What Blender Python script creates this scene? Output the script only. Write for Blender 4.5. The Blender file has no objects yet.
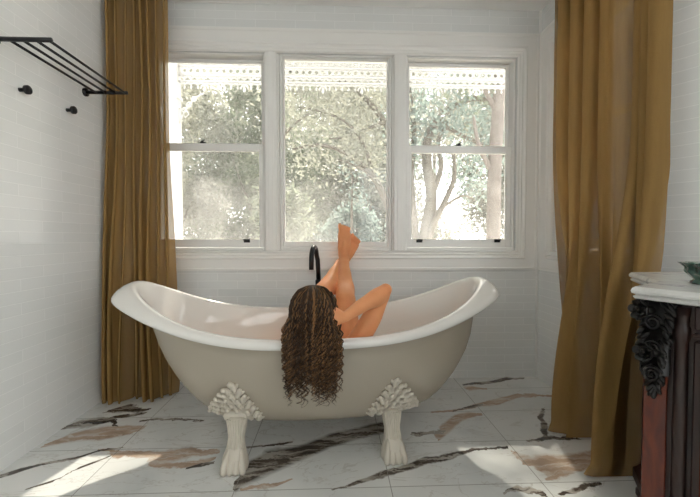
import bpy, math, random
import numpy as np
from mathutils import Vector, Matrix, Euler
S = bpy.context.scene
COL = S.collection
PI = math.pi

# ------------------------------------------------------------------ camera, sky, sun, exposure
cam_d = bpy.data.cameras.new('camera'); cam = bpy.data.objects.new('camera', cam_d); COL.objects.link(cam)
cam_d.sensor_width = 36; cam_d.lens = 36 * 373 / 700; cam_d.clip_start = 0.02; cam_d.clip_end = 200
cam.location = (0, 0, 0.97)
cam.rotation_euler = (PI / 2 - math.atan(10.5 / 373), 0, -math.atan(15 / 373))
S.camera = cam
S.view_settings.view_transform = 'Standard'; S.view_settings.look = 'None'
S.view_settings.gamma = 1; S.view_settings.use_curve_mapping = False
S.view_settings.exposure = 1.62
S.cycles.max_bounces = 14; S.cycles.diffuse_bounces = 7; S.cycles.glossy_bounces = 4
S.cycles.transparent_max_bounces = 16; S.cycles.transmission_bounces = 6
S.cycles.sample_clamp_indirect = 6; S.cycles.caustics_reflective = False; S.cycles.caustics_refractive = False
S.cycles.use_denoising = True

world = bpy.data.worlds.new('sky'); S.world = world; world.use_nodes = True
wn = world.node_tree.nodes; wl = world.node_tree.links; wn.clear()
sky = wn.new('ShaderNodeTexSky'); sky.sky_type = 'NISHITA'; sky.sun_disc = False
sky.sun_elevation = math.radians(48); sky.sun_rotation = math.radians(8); sky.dust_density = 4; sky.air_density = 1.2
wm = wn.new('ShaderNodeMix'); wm.data_type = 'RGBA'; wm.inputs[0].default_value = 0.9
wsc = wn.new('ShaderNodeVectorMath'); wsc.operation = 'SCALE'; wsc.inputs['Scale'].default_value = 0.25
wl.new(sky.outputs[0], wsc.inputs[0]); wl.new(wsc.outputs[0], wm.inputs[6])
wm.inputs[7].default_value = (1.0, 0.985, 0.965, 1)
bg = wn.new('ShaderNodeBackground'); bg.inputs[1].default_value = 1.6
wo = wn.new('ShaderNodeOutputWorld'); wl.new(wm.outputs[2], bg.inputs[0]); wl.new(bg.outputs[0], wo.inputs[0])

sun_d = bpy.data.lights.new('sun', 'SUN'); sun_d.energy = 9.0; sun_d.angle = math.radians(1.5); sun_d.color = (1.0, 0.91, 0.78)
sun = bpy.data.objects.new('sun', sun_d); COL.objects.link(sun)
_az, _el = math.radians(10), math.radians(47)      # sun stands beyond the window, a little to the right
sdir = Vector((-math.sin(_az) * math.cos(_el), -math.cos(_az) * math.cos(_el), -math.sin(_el)))
sun.rotation_euler = sdir.to_track_quat('-Z', 'Y').to_euler(); sun.location = (2, 8, 9)

# ------------------------------------------------------------------ helpers
def mesh_obj(name, V, Fc, mat=None, parent=None, smooth=False, **kw):
    me = bpy.data.meshes.new(name); me.from_pydata([tuple(v) for v in V], [], [tuple(f) for f in Fc]); me.update()
    return finish(name, me, mat, parent, smooth, **kw)
def finish(name, me, mat=None, parent=None, smooth=False, label=None, cat=None, group=None, kind=None):
    if smooth:
        me.polygons.foreach_set('use_smooth', [True] * len(me.polygons))
    o = bpy.data.objects.new(name, me); COL.objects.link(o)
    if mat: me.materials.append(mat)
    if parent: o.parent = parent
    tag(o, label, cat, group, kind)
    return o
def tag(o, label=None, cat=None, group=None, kind=None):
    if label: o['label'] = label
    if cat: o['category'] = cat
    if group: o['group'] = group
    if kind: o['kind'] = kind
def empty(name, label=None, cat=None, loc=(0, 0, 0), rz=0, group=None, kind=None):
    o = bpy.data.objects.new(name, None); COL.objects.link(o); o.location = loc; o.rotation_euler = (0, 0, rz)
    o.empty_display_size = 0.1
    tag(o, label, cat, group, kind); return o

class MB:
    """collects shapes, builds ONE mesh object"""
    def __init__(s): s.V = []; s.F = []
    def add(s, V, F):
        n = len(s.V); s.V += [tuple(v) for v in V]; s.F += [tuple(i + n for i in f) for f in F]
    def box(s, a, b, bev=0.0):
        x0, y0, z0 = a; x1, y1, z1 = b
        if bev <= 0:
            V = [(x, y, z) for x in (x0, x1) for y in (y0, y1) for z in (z0, z1)]
            s.add(V, [(0, 1, 3, 2), (4, 6, 7, 5), (0, 4, 5, 1), (2, 3, 7, 6), (0, 2, 6, 4), (1, 5, 7, 3)]); return
        V = []; idx = {}
        for i, x in enumerate((x0, x1)):
            for j, y in enumerate((y0, y1)):
                for k, z in enumerate((z0, z1)):
                    sx = bev if i == 0 else -bev; sy = bev if j == 0 else -bev; sz = bev if k == 0 else -bev
                    for q, p in enumerate(((x, y + sy, z + sz), (x + sx, y, z + sz), (x + sx, y + sy, z))):
                        idx[(i, j, k, q)] = len(V); V.append(p)
        F = []
        for i in (0, 1): F.append([idx[(i, 0, 0, 0)], idx[(i, 1, 0, 0)], idx[(i, 1, 1, 0)], idx[(i, 0, 1, 0)]])
        for j in (0, 1): F.append([idx[(0, j, 0, 1)], idx[(1, j, 0, 1)], idx[(1, j, 1, 1)], idx[(0, j, 1, 1)]])
        for k in (0, 1): F.append([idx[(0, 0, k, 2)], idx[(1, 0, k, 2)], idx[(1, 1, k, 2)], idx[(0, 1, k, 2)]])
        for j in (0, 1):
            for k in (0, 1): F.append([idx[(0, j, k, 1)], idx[(1, j, k, 1)], idx[(1, j, k, 2)], idx[(0, j, k, 2)]])
        for i in (0, 1):
            for k in (0, 1): F.append([idx[(i, 0, k, 0)], idx[(i, 1, k, 0)], idx[(i, 1, k, 2)], idx[(i, 0, k, 2)]])
        for i in (0, 1):
            for j in (0, 1): F.append([idx[(i, j, 0, 0)], idx[(i, j, 1, 0)], idx[(i, j, 1, 1)], idx[(i, j, 0, 1)]])
        for i in (0, 1):
            for j in (0, 1):
                for k in (0, 1): F.append([idx[(i, j, k, 0)], idx[(i, j, k, 1)], idx[(i, j, k, 2)]])
        s.add(V, F)
    def tube(s, pts, rad, n=10, cap=True, up=None, flat=1.0):
        P = [Vector(p) for p in pts]; m = len(P)
        R = list(rad) if hasattr(rad, '__len__') else [rad] * m
        V = []; nrm = None
        for i in range(m):
            t = (P[min(i + 1, m - 1)] - P[max(i - 1, 0)]).normalized()
            if nrm is None:
                a = Vector(up) if up else (Vector((0, 0, 1)) if abs(t.z) < .9 else Vector((1, 0, 0)))
                nrm = (a - t * a.dot(t)).normalized()
            else:
                nrm = (nrm - t * nrm.dot(t))
                nrm = nrm.normalized() if nrm.length > 1e-6 else Vector((1, 0, 0))
            bi = t.cross(nrm)
            for k in range(n):
                q = 2 * PI * k / n
                V.append(P[i] + nrm * (math.cos(q) * R[i] * flat) + bi * (math.sin(q) * R[i]))
        F = [(i * n + k, i * n + (k + 1) % n, (i + 1) * n + (k + 1) % n, (i + 1) * n + k) for i in range(m - 1) for k in range(n)]
        if cap:
            F.append(tuple(reversed(range(n)))); F.append(tuple(range((m - 1) * n, m * n)))
        s.add(V, F)
    def ell(s, c, r, M=None, nu=12, nv=8):
        V = []; F = []
        c = Vector(c)
        for j in range(nv + 1):
            ph = PI * j / nv
            for i in range(nu):
                th = 2 * PI * i / nu
                p = Vector((r[0] * math.sin(ph) * math.cos(th), r[1] * math.sin(ph) * math.sin(th), r[2] * math.cos(ph)))
                V.append(c + (M @ p if M else p))
        for j in range(nv):
            for i in range(nu):
                a, b = j * nu + i, j * nu + (i + 1) % nu
                F.append((a, a + nu, b + nu, b))
        s.add(V, F)
    def lathe(s, prof, c=(0, 0, 0), n=24, M=None, sx=1, sy=1, ripple=None):
        V = []; c = Vector(c)
        for i, (r, z) in enumerate(prof):
            for k in range(n):
                q = 2 * PI * k / n
                rr = r * (1 + (ripple(q, i) if ripple else 0))
                p = Vector((rr * math.cos(q) * sx, rr * math.sin(q) * sy, z))
                V.append(c + (M @ p if M else p))
        m = len(prof)
        F = [(i * n + k, i * n + (k + 1) % n, (i + 1) * n + (k + 1) % n, (i + 1) * n + k) for i in range(m - 1) for k in range(n)]
        F.append(tuple(reversed(range(n)))); F.append(tuple(range((m - 1) * n, m * n)))
        s.add(V, F)
    def prism(s, poly, z0, z1):
        n = len(poly)
        V = [(x, y, z0) for x, y in poly] + [(x, y, z1) for x, y in poly]
        s.add(V, [tuple(reversed(range(n))), tuple(range(n, 2 * n))] + [(i, (i + 1) % n, n + (i + 1) % n, n + i) for i in range(n)])
    def build(s, name, mat=None, parent=None, smooth=False, **kw):
        return mesh_obj(name, s.V, s.F, mat, parent, smooth, **kw)

def quat_to(d):
    return Vector(d).normalized().to_track_quat('Z', 'Y').to_matrix()

# ------------------------------------------------------------------ materials
def mat(name, col=(.8, .8, .8), rough=.5, metal=0, spec=.5, **kw):
    m = bpy.data.materials.new(name); m.use_nodes = True
    b = m.node_tree.nodes['Principled BSDF']
    b.inputs['Base Color'].default_value = (*col, 1); b.inputs['Roughness'].default_value = rough
    b.inputs['Metallic'].default_value = metal; b.inputs['Specular IOR Level'].default_value = spec
    for k, v in kw.items(): b.inputs[k.replace('_', ' ')].default_value = v
    return m
class NT:
    def __init__(s, m): s.m = m; s.n = m.node_tree.nodes; s.l = m.node_tree.links; s.b = s.n.get('Principled BSDF'); s.out = s.n['Material Output']
    def new(s, t, **kw):
        x = s.n.new(t)
        for k, v in kw.items(): setattr(x, k, v)
        return x
    def math(s, op, a, b=None, c=None, clamp=False):
        x = s.n.new('ShaderNodeMath'); x.operation = op; x.use_clamp = clamp
        for i, v in enumerate((a, b, c)):
            if v is None: continue
            if isinstance(v, (int, float)): x.inputs[i].default_value = v
            else: s.l.new(v, x.inputs[i])
        return x.outputs[0]
    def noise(s, vec, scale, detail=3, rough=.5, dist=0):
        x = s.n.new('ShaderNodeTexNoise'); x.inputs['Scale'].default_value = scale; x.inputs['Detail'].default_value = detail
        x.inputs['Roughness'].default_value = rough; x.inputs['Distortion'].default_value = dist
        if vec is not None: s.l.new(vec, x.inputs['Vector'])
        return x
    def pos(s):
        x = s.n.new('ShaderNodeTexCoord'); return x.outputs['Object']
    def mix(s, f, a, b, blend='MIX'):
        x = s.n.new('ShaderNodeMix'); x.data_type = 'RGBA'; x.blend_type = blend
        for i, v in ((0, f), (6, a), (7, b)):
            if isinstance(v, (int, float)): x.inputs[i].default_value = v
            elif isinstance(v, tuple): x.inputs[i].default_value = (*v, 1)
            else: s.l.new(v, x.inputs[i])
        return x.outputs[2]
    def bump(s, h, strength=.3, dist=.01, to=None):
        x = s.n.new('ShaderNodeBump'); x.inputs['Strength'].default_value = strength; x.inputs['Distance'].default_value = dist
        s.l.new(h, x.inputs['Height'])
        s.l.new(x.outputs[0], (to or s.b).inputs['Normal']); return x.outputs[0]
    def sep(s, v):
        x = s.n.new('ShaderNodeSeparateXYZ'); s.l.new(v, x.inputs[0]); return x.outputs
    def comb(s, x_, y_, z_=0.0):
        x = s.n.new('ShaderNodeCombineXYZ')
        for i, v in enumerate((x_, y_, z_)):
            if isinstance(v, (int, float)): x.inputs[i].default_value = v
            else: s.l.new(v, x.inputs[i])
        return x.outputs[0]
    def ramp(s, f, stops):
        x = s.n.new('ShaderNodeValToRGB'); e = x.color_ramp.elements
        while len(e) < len(stops): e.new(.5)
        for q, (p, c) in zip(e, stops): q.position = p; q.color = (*c, 1)
        s.l.new(f, x.inputs[0]); return x.outputs[0]

def tile_wall(name, ax, ay=0.0):
    """glazed white running-bond tiles; horizontal wall coordinate = ax*X + ay*Y"""
    m = mat(name, (.8, .8, .8), .16); t = NT(m)
    p = t.sep(t.pos())
    h = t.math('ADD', t.math('MULTIPLY', p[0], ax), t.math('MULTIPLY', p[1], ay))
    v = t.comb(h, p[2])
    br = t.new('ShaderNodeTexBrick'); t.l.new(v, br.inputs['Vector'])
    br.offset = .5; br.inputs['Scale'].default_value = 1
    br.inputs['Brick Width'].default_value = .262; br.inputs['Row Height'].default_value = .0525
    br.inputs['Mortar Size'].default_value = .0020; br.inputs['Mortar Smooth'].default_value = .3; br.inputs['Bias'].default_value = 0
    br.inputs['Color1'].default_value = (.81, .82, .815, 1); br.inputs['Color2'].default_value = (.84, .845, .84, 1)
    br.inputs['Mortar'].default_value = (.92, .925, .92, 1)
    n = t.noise(t.pos(), 3.0, 2)
    c = t.mix(t.math('MULTIPLY', n.outputs[0], .12), br.outputs[0], (.70, .71, .69))
    t.l.new(c, t.b.inputs['Base Color'])
    w = t.noise(t.pos(), 9, 2)
    hh = t.math('ADD', t.math('MULTIPLY', br.outputs['Fac'], -1), t.math('MULTIPLY', w.outputs[0], .5))
    t.bump(hh, .35, .003)
    return m

M = {}
M['tile_x'] = tile_wall('tile_back', 1); M['tile_y'] = tile_wall('tile_side', 0, 1); M['tile_d'] = tile_wall('tile_diagonal', .55, -.83)
M['ceiling'] = mat('ceiling_paint', (.90, .90, .89), .8)
M['trim'] = mat('trim_paint', (.88, .87, .85), .35)
t = NT(M['trim']); t.bump(t.noise(t.pos(), 60, 2).outputs[0], .03, .002)
M['black'] = mat('black_metal', (.018, .018, .02), .38, .4)
M['white_outside'] = mat('white_outdoor_paint', (.42, .415, .41), .6)
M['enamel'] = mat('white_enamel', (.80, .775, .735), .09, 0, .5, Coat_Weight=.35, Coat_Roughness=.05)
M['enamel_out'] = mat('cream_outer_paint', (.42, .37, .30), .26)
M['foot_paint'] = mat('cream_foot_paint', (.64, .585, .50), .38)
t = NT(M['foot_paint']); t.bump(t.noise(t.pos(), 90, 3).outputs[0], .12, .002)
M['glass'] = mat('window_glass')
t = NT(M['glass']); tr = t.new('ShaderNodeBsdfTransparent'); gl = t.new('ShaderNodeBsdfGlossy'); gl.inputs['Roughness'].default_value = .02
tr.inputs[0].default_value = (.97, .985, .98, 1)
fr = t.new('ShaderNodeFresnel'); fr.inputs[0].default_value = 1.35; mx = t.new('ShaderNodeMixShader')
t.l.new(fr.outputs[0], mx.inputs[0]); veil = t.new('ShaderNodeBsdfTranslucent'); veil.inputs[0].default_value = (.9, .9, .9, 1); md = t.new('ShaderNodeMixShader')
dn = t.noise(t.pos(), 3.5, 4, .6); t.l.new(t.math('MULTIPLY', dn.outputs[0], .13), md.inputs[0])  # pale haze over the garden view, put into the glass as translucency
t.l.new(tr.outputs[0], md.inputs[1]); t.l.new(veil.outputs[0], md.inputs[2])
t.l.new(md.outputs[0], mx.inputs[1]); t.l.new(gl.outputs[0], mx.inputs[2]); t.l.new(mx.outputs[0], t.out.inputs[0])

def cloth_mat(name, c1, c2, transl=.35, transp=.03):
    m = mat(name, c1, .85, 0, .2); t = NT(m)
    p = t.pos(); sp = t.sep(p)
    stretch = t.comb(t.math('MULTIPLY', sp[0], 40), t.math('MULTIPLY', sp[1], 40), t.math('MULTIPLY', sp[2], 5))
    n1 = t.noise(stretch, 1.2, 3); n2 = t.noise(t.comb(t.math('MULTIPLY', sp[0], 500), t.math('MULTIPLY', sp[1], 500), t.math('MULTIPLY', sp[2], 40)), 1, 2)
    n3 = t.noise(t.comb(t.math('MULTIPLY', sp[0], 60), t.math('MULTIPLY', sp[1], 60), t.math('MULTIPLY', sp[2], 700)), 1, 2)
    weave = t.math('ADD', t.math('MULTIPLY', n2.outputs[0], .5), t.math('MULTIPLY', n3.outputs[0], .5))
    col = t.mix(t.math('ADD', t.math('MULTIPLY', n1.outputs[0], .5), t.math('MULTIPLY', weave, .5)), c1, c2)
    t.l.new(col, t.b.inputs['Base Color'])
    big = t.noise(p, 16, 3)
    t.bump(t.math('ADD', t.math('MULTIPLY', weave, .25), big.outputs[0]), .35, .006)
    tl = t.new('ShaderNodeBsdfTranslucent'); t.l.new(col, tl.inputs[0])
    mx = t.new('ShaderNodeMixShader'); mx.inputs[0].default_value = transl
    t.l.new(t.b.outputs[0], mx.inputs[1]); t.l.new(tl.outputs[0], mx.inputs[2])
    tp = t.new('ShaderNodeBsdfTransparent'); m2 = t.new('ShaderNodeMixShader')
    m2.inputs[0].default_value = transp; t.l.new(mx.outputs[0], m2.inputs[1]); t.l.new(tp.outputs[0], m2.inputs[2])
    t.l.new(m2.outputs[0], t.out.inputs[0]); return m
M['curtain'] = cloth_mat('ochre_linen', (.27, .155, .052), (.42, .26, .095), .10, .18)

# marble slab floor: 600 x 300 tiles with brown and black veins of given course
VEINS = [  # axis, [(x, y, halfwidth)...] in metres on the floor, kind
]
def floor_mat():
    m = mat('marble_floor', (.8, .8, .8), .13); t = NT(m)
    p = t.pos(); sp = t.sep(p)
    nj = t.noise(p, 7, 4, .6); nf = t.noise(p, 34, 3, .6)
    jx = t.math('ADD', t.math('MULTIPLY', t.math('SUBTRACT', nj.outputs[0], .5), .13), t.math('MULTIPLY', t.math('SUBTRACT', nf.outputs[0], .5), .035))
    X = t.math('ADD', sp[0], jx); Y = t.math('ADD', sp[1], t.math('MULTIPLY', jx, .8))
    dark = None; tan = None
    streak = t.noise(t.comb(t.math('MULTIPLY', X, 5), t.math('MULTIPLY', Y, 26)), 1, 4, .65, .6)
    for ax, pts, kind in VEIN_DATA:
        U, W = (X, Y) if ax == 'x' else (Y, X)
        us = [q[0] if ax == 'x' else q[1] for q in pts]; ws = [q[1] if ax == 'x' else q[0] for q in pts]; hw = [q[2] for q in pts]
        o = sorted(range(len(us)), key=lambda i: us[i]); us = [us[i] for i in o]; ws = [ws[i] for i in o]; hw = [hw[i] for i in o]
        u0, u1 = us[0], us[-1]; w0 = min(ws) - .01; w1 = max(ws) + .01; hm = max(hw) * 1.0
        f = t.math('DIVIDE', t.math('SUBTRACT', U, u0), u1 - u0)
        def curve(vals):
            c = t.new('ShaderNodeFloatCurve'); cv = c.mapping.curves[0]
            q = [((u - u0) / (u1 - u0), v) for u, v in zip(us, vals)]
            while len(cv.points) < len(q): cv.points.new(.5, .5)
            for a, b in zip(cv.points, q): a.location = b; a.handle_type = 'VECTOR'
            c.mapping.update(); t.l.new(f, c.inputs['Value']); return c.outputs[0]
        cc = t.math('MULTIPLY_ADD', curve([(w - w0) / (w1 - w0) for w in ws]), w1 - w0, w0)
        wd = t.math('MULTIPLY', curve([h / hm for h in hw]), hm)
        inside = t.math('MULTIPLY', t.math('GREATER_THAN', f, 0), t.math('LESS_THAN', f, 1))
        d = t.math('ABSOLUTE', t.math('SUBTRACT', W, cc))
        k = t.math('SUBTRACT', 1.35, t.math('DIVIDE', d, wd), clamp=False)
        k = t.math('MULTIPLY', t.math('MULTIPLY', k, 2.0, clamp=True), inside)
        if kind == 'b': dark = k if dark is None else t.math('MAXIMUM', dark, k)
        else: tan = k if tan is None else t.math('MAXIMUM', tan, k)
    cl = t.noise(p, 2.2, 4, .6, .5)
    base = t.ramp(cl.outputs[0], [(.3, (.80, .80, .785)), (.55, (.72, .73, .72)), (.75, (.60, .62, .62))])
    tanc = t.ramp(streak.outputs[0], [(.35, (.36, .25, .18)), (.5, (.50, .37, .28)), (.65, (.62, .56, .50))])
    dk = t.ramp(streak.outputs[0], [(.34, (.022, .018, .015)), (.47, (.075, .052, .036)), (.57, (.40, .37, .33))])
    c = t.mix(t.math('MULTIPLY', tan, .95), base, tanc)
    c = t.mix(t.math('MULTIPLY', dark, .97), c, dk)
    # faint hairlines
    hl = t.noise(t.comb(t.math('MULTIPLY', sp[0], 2.0), t.math('MULTIPLY', sp[1], 4.5)), 1.3, 5, .6, .8)
    hm_ = t.math('SUBTRACT', 1, t.math('MULTIPLY', t.math('ABSOLUTE', t.math('SUBTRACT', hl.outputs[0], .5)), 90), clamp=True)
    c = t.mix(t.math('MULTIPLY', hm_, .35), c, (.35, .30, .25))
    # grout lines
    def line(v, o, pitch, w):
        q = t.math('DIVIDE', t.math('SUBTRACT', v, o), pitch)
        fr = t.math('ABSOLUTE', t.math('SUBTRACT', t.math('FRACT', t.math('ADD', q, .5)), .5))
        return t.math('LESS_THAN', fr, w / pitch)
    g = t.math('MAXIMUM', line(sp[0], -.387, .603, .0017), line(sp[1], 1.42, .307, .0017))
    c = t.mix(t.math('MULTIPLY', g, .75), c, (.22, .21, .19))
    t.l.new(c, t.b.inputs['Base Color'])
    t.bump(t.math('MULTIPLY', g, -1), .2, .002)
    return m
import math as _m
def _fp(x, y):   # floor position of a measured point (survey of the tiles, used for the vein courses only)
    F_ = 373.; yw = _m.atan(15 / F_); pt = _m.atan(10.5 / F_)
    fw = np.array([_m.sin(yw) * _m.cos(pt), _m.cos(yw) * _m.cos(pt), -_m.sin(pt)]); r = np.array([_m.cos(yw), -_m.sin(yw), 0]); u = np.cross(r, fw)
    d = fw + r * (x - 350) / F_ + u * (248.5 - y) / F_; k = -.97 / d[2]
    return d[0] * k, d[1] * k
def vein(ax, pts, kind):
    out = []
    for x, y, w in pts:
        a = _fp(x, y)
        if ax == 'x': b = _fp(x, y + w)
        else: b = _fp(x + w, y)
        out.append((round(float(a[0]), 3), round(float(a[1]), 3), max(.004, math.hypot(a[0] - b[0], a[1] - b[1]) * .8)))
    return (ax, out, kind)
VEIN_DATA = [
    vein('x', [(-30, 484, 1.5), (0, 476.5, 2.5), (19, 470.6, 3), (35, 466, 1.5), (78, 457.6, 1.5), (99, 450.6, 1), (125, 447, .7)], 'b'),
    vein('x', [(66, 427, 1.5), (78, 423.5, 4), (95, 422, 5), (108, 421, 2), (117.6, 426, 1)], 'b'),
    vein('x', [(98, 422, 1.5), (113, 417.6, 2), (132, 415, 1.5), (150, 412, 1)], 'b'),
    vein('x', [(108, 411, 1), (125, 408, 4), (141, 410.6, 2), (150, 409, 1)], 'b'),
    vein('x', [(42, 446, 2), (60, 440, 5), (78, 436, 6), (106, 433, 7), (135, 430, 4), (142, 428, 1)], 't'),
    vein('x', [(100, 449, 1), (120, 453.7, 3), (145, 455, 4), (166, 456, 6), (190, 452, 6), (218, 452, 2)], 't'),
    vein('x', [(144, 460.6, 1.5), (165, 464, 4), (180, 466, 4), (211, 460, 3), (218, 457, 1)], 't'),
    vein('x', [(182, 470, 1), (200, 465, 2), (218, 461, 1.5)], 'b'),
    vein('x', [(140, 421, .8), (161, 418.3, 1.2), (179.5, 419.4, 1), (204.6, 420.6, .8)], 'b'),
    vein('x', [(30, 488, .8), (59, 479, 1.5), (75, 469.4, 1.6), (94, 462.4, 1.4), (113, 455, .8)], 'b'),
    vein('x', [(236, 486, 8), (246, 474, 15), (262, 464, 17), (286, 457, 12), (308, 450, 9), (331, 440, 8), (359, 433, 7), (384, 427, 6), (400, 424, 1)], 'b'),
    vein('x', [(240, 489, 1.5), (262, 487, 2.5), (280, 483, 2), (294, 478, .8)], 't'),
    vein('x', [(240, 449, .8), (286, 443, 1.3), (297, 440, .8)], 'b'),
    vein('x', [(331, 490, .8), (350, 485, 1.6), (377, 476, 3), (400, 470, 3.5), (425, 461, 4), (447, 457, 3), (472, 451, 1.5), (508, 447.5, 1.3)], 'b'),
    vein('x', [(436, 440, 2), (442, 432, 5), (449, 425, 5), (458, 418, 4), (472, 414, 3), (484, 413, 1)], 't'),
    vein('x', [(410, 434, 1), (420, 433, 2), (436, 431, 1.5), (445, 432, .8)], 'b'),
    vein('x', [(430, 413, 1), (448, 411, 1), (466, 408, 1.2), (478, 405, 1.6), (496, 402, 2.6), (520, 395, 1.8), (544, 396, 1), (556, 396, .8)], 't'),
    vein('x', [(455, 410, .5), (466, 407.5, 1), (480, 405, 1.2), (484, 404, .5)], 'b'),
    vein('x', [(463, 385, .8), (486, 382.7, 1.3), (506, 379, 1.3), (524, 378, .7)], 'b'),
    vein('x', [(465, 389, 2.4), (475, 388.5, 1.8), (487, 389, .8)], 't'),
    vein('y', [(543, 408, 1.5), (541, 417, 3), (545, 428, 4), (546, 438, 2.5)], 'b'),
    vein('x', [(528, 440, .8), (545, 438, 2), (558, 437, 2), (580, 439, 1)], 'b'),
    vein('x', [(512, 452, 2), (525, 460, 8), (540, 466, 10), (570, 461, 8), (600, 454, 3)], 't'),
    vein('x', [(560, 494, 1.5), (579, 487, 2.3), (603, 481, 1)], 'b'),
    vein('x', [(505, 492, 1), (520, 487, 3), (535, 490, 5), (548, 495, 2)], 'b'),
    vein('x', [(545, 480, 1), (560, 474, 3), (580, 468, 3), (600, 460, 1)], 't'),
]
M['floor'] = floor_mat()

# ------------------------------------------------------------------ room shell
XL, XR, YB, ZC = -1.39, 1.405, 2.53, 2.515
YN, XF, YR = 1.65, 2.26, -2.2       # where the right wall turns out, far right wall, rear wall
def slab(name, a, b, m, **kw):
    q = MB(); q.box(a, b); return q.build(name, m, **kw)
mesh_obj('floor', [(XL - .1, YR - .1, -.04), (XF + .1, YR - .1, -.04), (XF + .1, YB + .13, -.04), (XL - .1, YB + .13, -.04),
                   (XL - .1, YR - .1, 0), (XF + .1, YR - .1, 0), (XF + .1, YB + .13, 0), (XL - .1, YB + .13, 0)],
         [(3, 2, 1, 0), (4, 5, 6, 7), (0, 1, 5, 4), (1, 2, 6, 5), (2, 3, 7, 6), (3, 0, 4, 7)], M['floor'], kind='structure')
slab('ceiling', (XL - .1, YR - .1, ZC), (XF + .1, YB + .13, ZC + .08), M['ceiling'], kind='structure')
slab('wall_left', (XL - .1, YR - .1, 0), (XL, YB + .13, ZC), M['tile_y'], kind='structure')
wq = MB()      # rear wall; its unseen window is added to bring fill daylight in
wq.box((XL, YR - .1, 0), (.45, YR, ZC)); wq.box((2.0, YR - .1, 0), (XF, YR, ZC)); wq.box((.45, YR - .1, 0), (2.0, YR, .85)); wq.box((.45, YR - .1, 2.4), (2.0, YR, ZC))
wq.build('wall_rear', M['tile_x'], kind='structure')
w6 = empty('fill_window_rear', kind='structure')
q = MB()
for x0 in (.45, 1.20, 1.95): q.box((x0, YR - .08, .85), (x0 + .05, YR - .02, 2.4))
q.box((.50, YR - .078, .85), (1.95, YR - .022, .90)); q.box((.50, YR - .078, 2.35), (1.95, YR - .022, 2.40)); q.build('window_frame', M['trim'], w6)
q = MB(); q.box((.48, YR - .052, .88), (1.97, YR - .048, 2.37)); q.build('pane', M['glass'], w6)
wf = MB()      # far right wall; broad unseen window added as daylight fill for the room
WY0, WY1, WZ0, WZ1 = -2.12, .18, .22, 2.44
wf.box((XF, YR - .1, 0), (XF + .1, WY0, ZC)); wf.box((XF, WY1, 0), (XF + .1, .36, ZC)); wf.box((XF, WY0, 0), (XF + .1, WY1, WZ0)); wf.box((XF, WY0, WZ1), (XF + .1, WY1, ZC))
wf.build('wall_far_right', M['tile_y'], kind='structure')
w5 = empty('fill_window_side', kind='structure')
q = MB()
for y0 in (WY0, -.995, WY1 - .05): q.box((XF + .02, y0, WZ0), (XF + .08, y0 + .05, WZ1))
for z0 in (WZ0, WZ1 - .05): q.box((XF + .022, WY0 + .05, z0), (XF + .078, WY1 - .05, z0 + .05))
q.build('window_frame', M['trim'], w5)
q = MB(); q.box((XF + .048, WY0 + .03, WZ0 + .03), (XF + .052, WY1 - .03, WZ1 - .03)); q.build('pane', M['glass'], w5)
# back wall with one wide opening
OX, OZ0, OZ1 = 1.245, .885, 2.20
wb = MB()
wb.box((XL, YB, 0), (XR + .1, YB + .13, OZ0)); wb.box((XL, YB, OZ1), (XR + .1, YB + .13, ZC))
wb.box((XL, YB, OZ0), (-OX, YB + .13, OZ1)); wb.box((OX, YB, OZ0), (XR + .1, YB + .13, OZ1))
wb.build('wall_back', M['tile_x'], kind='structure')
# right wall with its own opening
RY0, RY1 = 1.705, 2.36
wr = MB()
wr.box((XR, YN, 0), (XR + .12, YB, OZ0)); wr.box((XR, YN, OZ1), (XR + .12, YB, ZC))
wr.box((XR, YN, OZ0), (XR + .12, RY0, OZ1)); wr.box((XR, RY1, OZ0), (XR + .12, YB, OZ1))
wr.build('wall_right', M['tile_y'], kind='structure')
L_ = (YN - .36) / .83
wd_ = MB(); wd_.prism([(XR, YN), (XR + .55 * L_, YN - .83 * L_), (XF + .12, .36), (XF + .12, .45), (XR + .12, YN + .02)], 0, ZC)
wd_.build('wall_angled', M['tile_d'], kind='structure')

# casings: a moulded picture frame swept round each opening
PROF = [(0, 0), (0, .010), (.007, .017), (.013, .008), (.022, .009), (.030, .016), (.036, .010), (.046, .013), (.052, .021), (.06, .022), (.066, .016),
        (.13, .016), (.136, .020), (.150, .020), (.152, 0)]
def casing(name, u0, u1, z0, z1, place, wt=.152, k=(1, 1, 1, 1)):
    """place(u, z, proud) -> world; k scales widths left, right, bottom, top"""
    V = []; n = len(PROF)
    for (cu, cz, su, sz, ku, kz) in ((u0, z0, -1, -1, k[0], k[2]), (u1, z0, 1, -1, k[1], k[2]), (u1, z1, 1, 1, k[1], k[3]), (u0, z1, -1, 1, k[0], k[3])):
        for w, p in PROF: V.append(place(cu + su * w * ku, cz + sz * w * kz, p))
    F = []
    for c in range(4):
        a, b = c * n, ((c + 1) % 4) * n
        for i in range(n - 1): F.append((a + i, a + i + 1, b + i + 1, b + i))
    return mesh_obj(name, V, F, M['trim'], kind='structure')
casing('trim_1', -OX, OX, OZ0, OZ1, lambda u, z, p: (u, YB - p, z), k=(.95, .97, .88, 1.0))
casing('trim_2', RY0, RY1, OZ0, OZ1, lambda u, z, p: (XR - p, u, z), k=(.55, .97, .88, 1.0))
# corner bead between back and right walls, thin cornice line
q = MB(); q.box((XR - .012, YB - .012, 0), (XR, YB, ZC)); q.build('trim_3', M['trim'], kind='structure')

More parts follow.
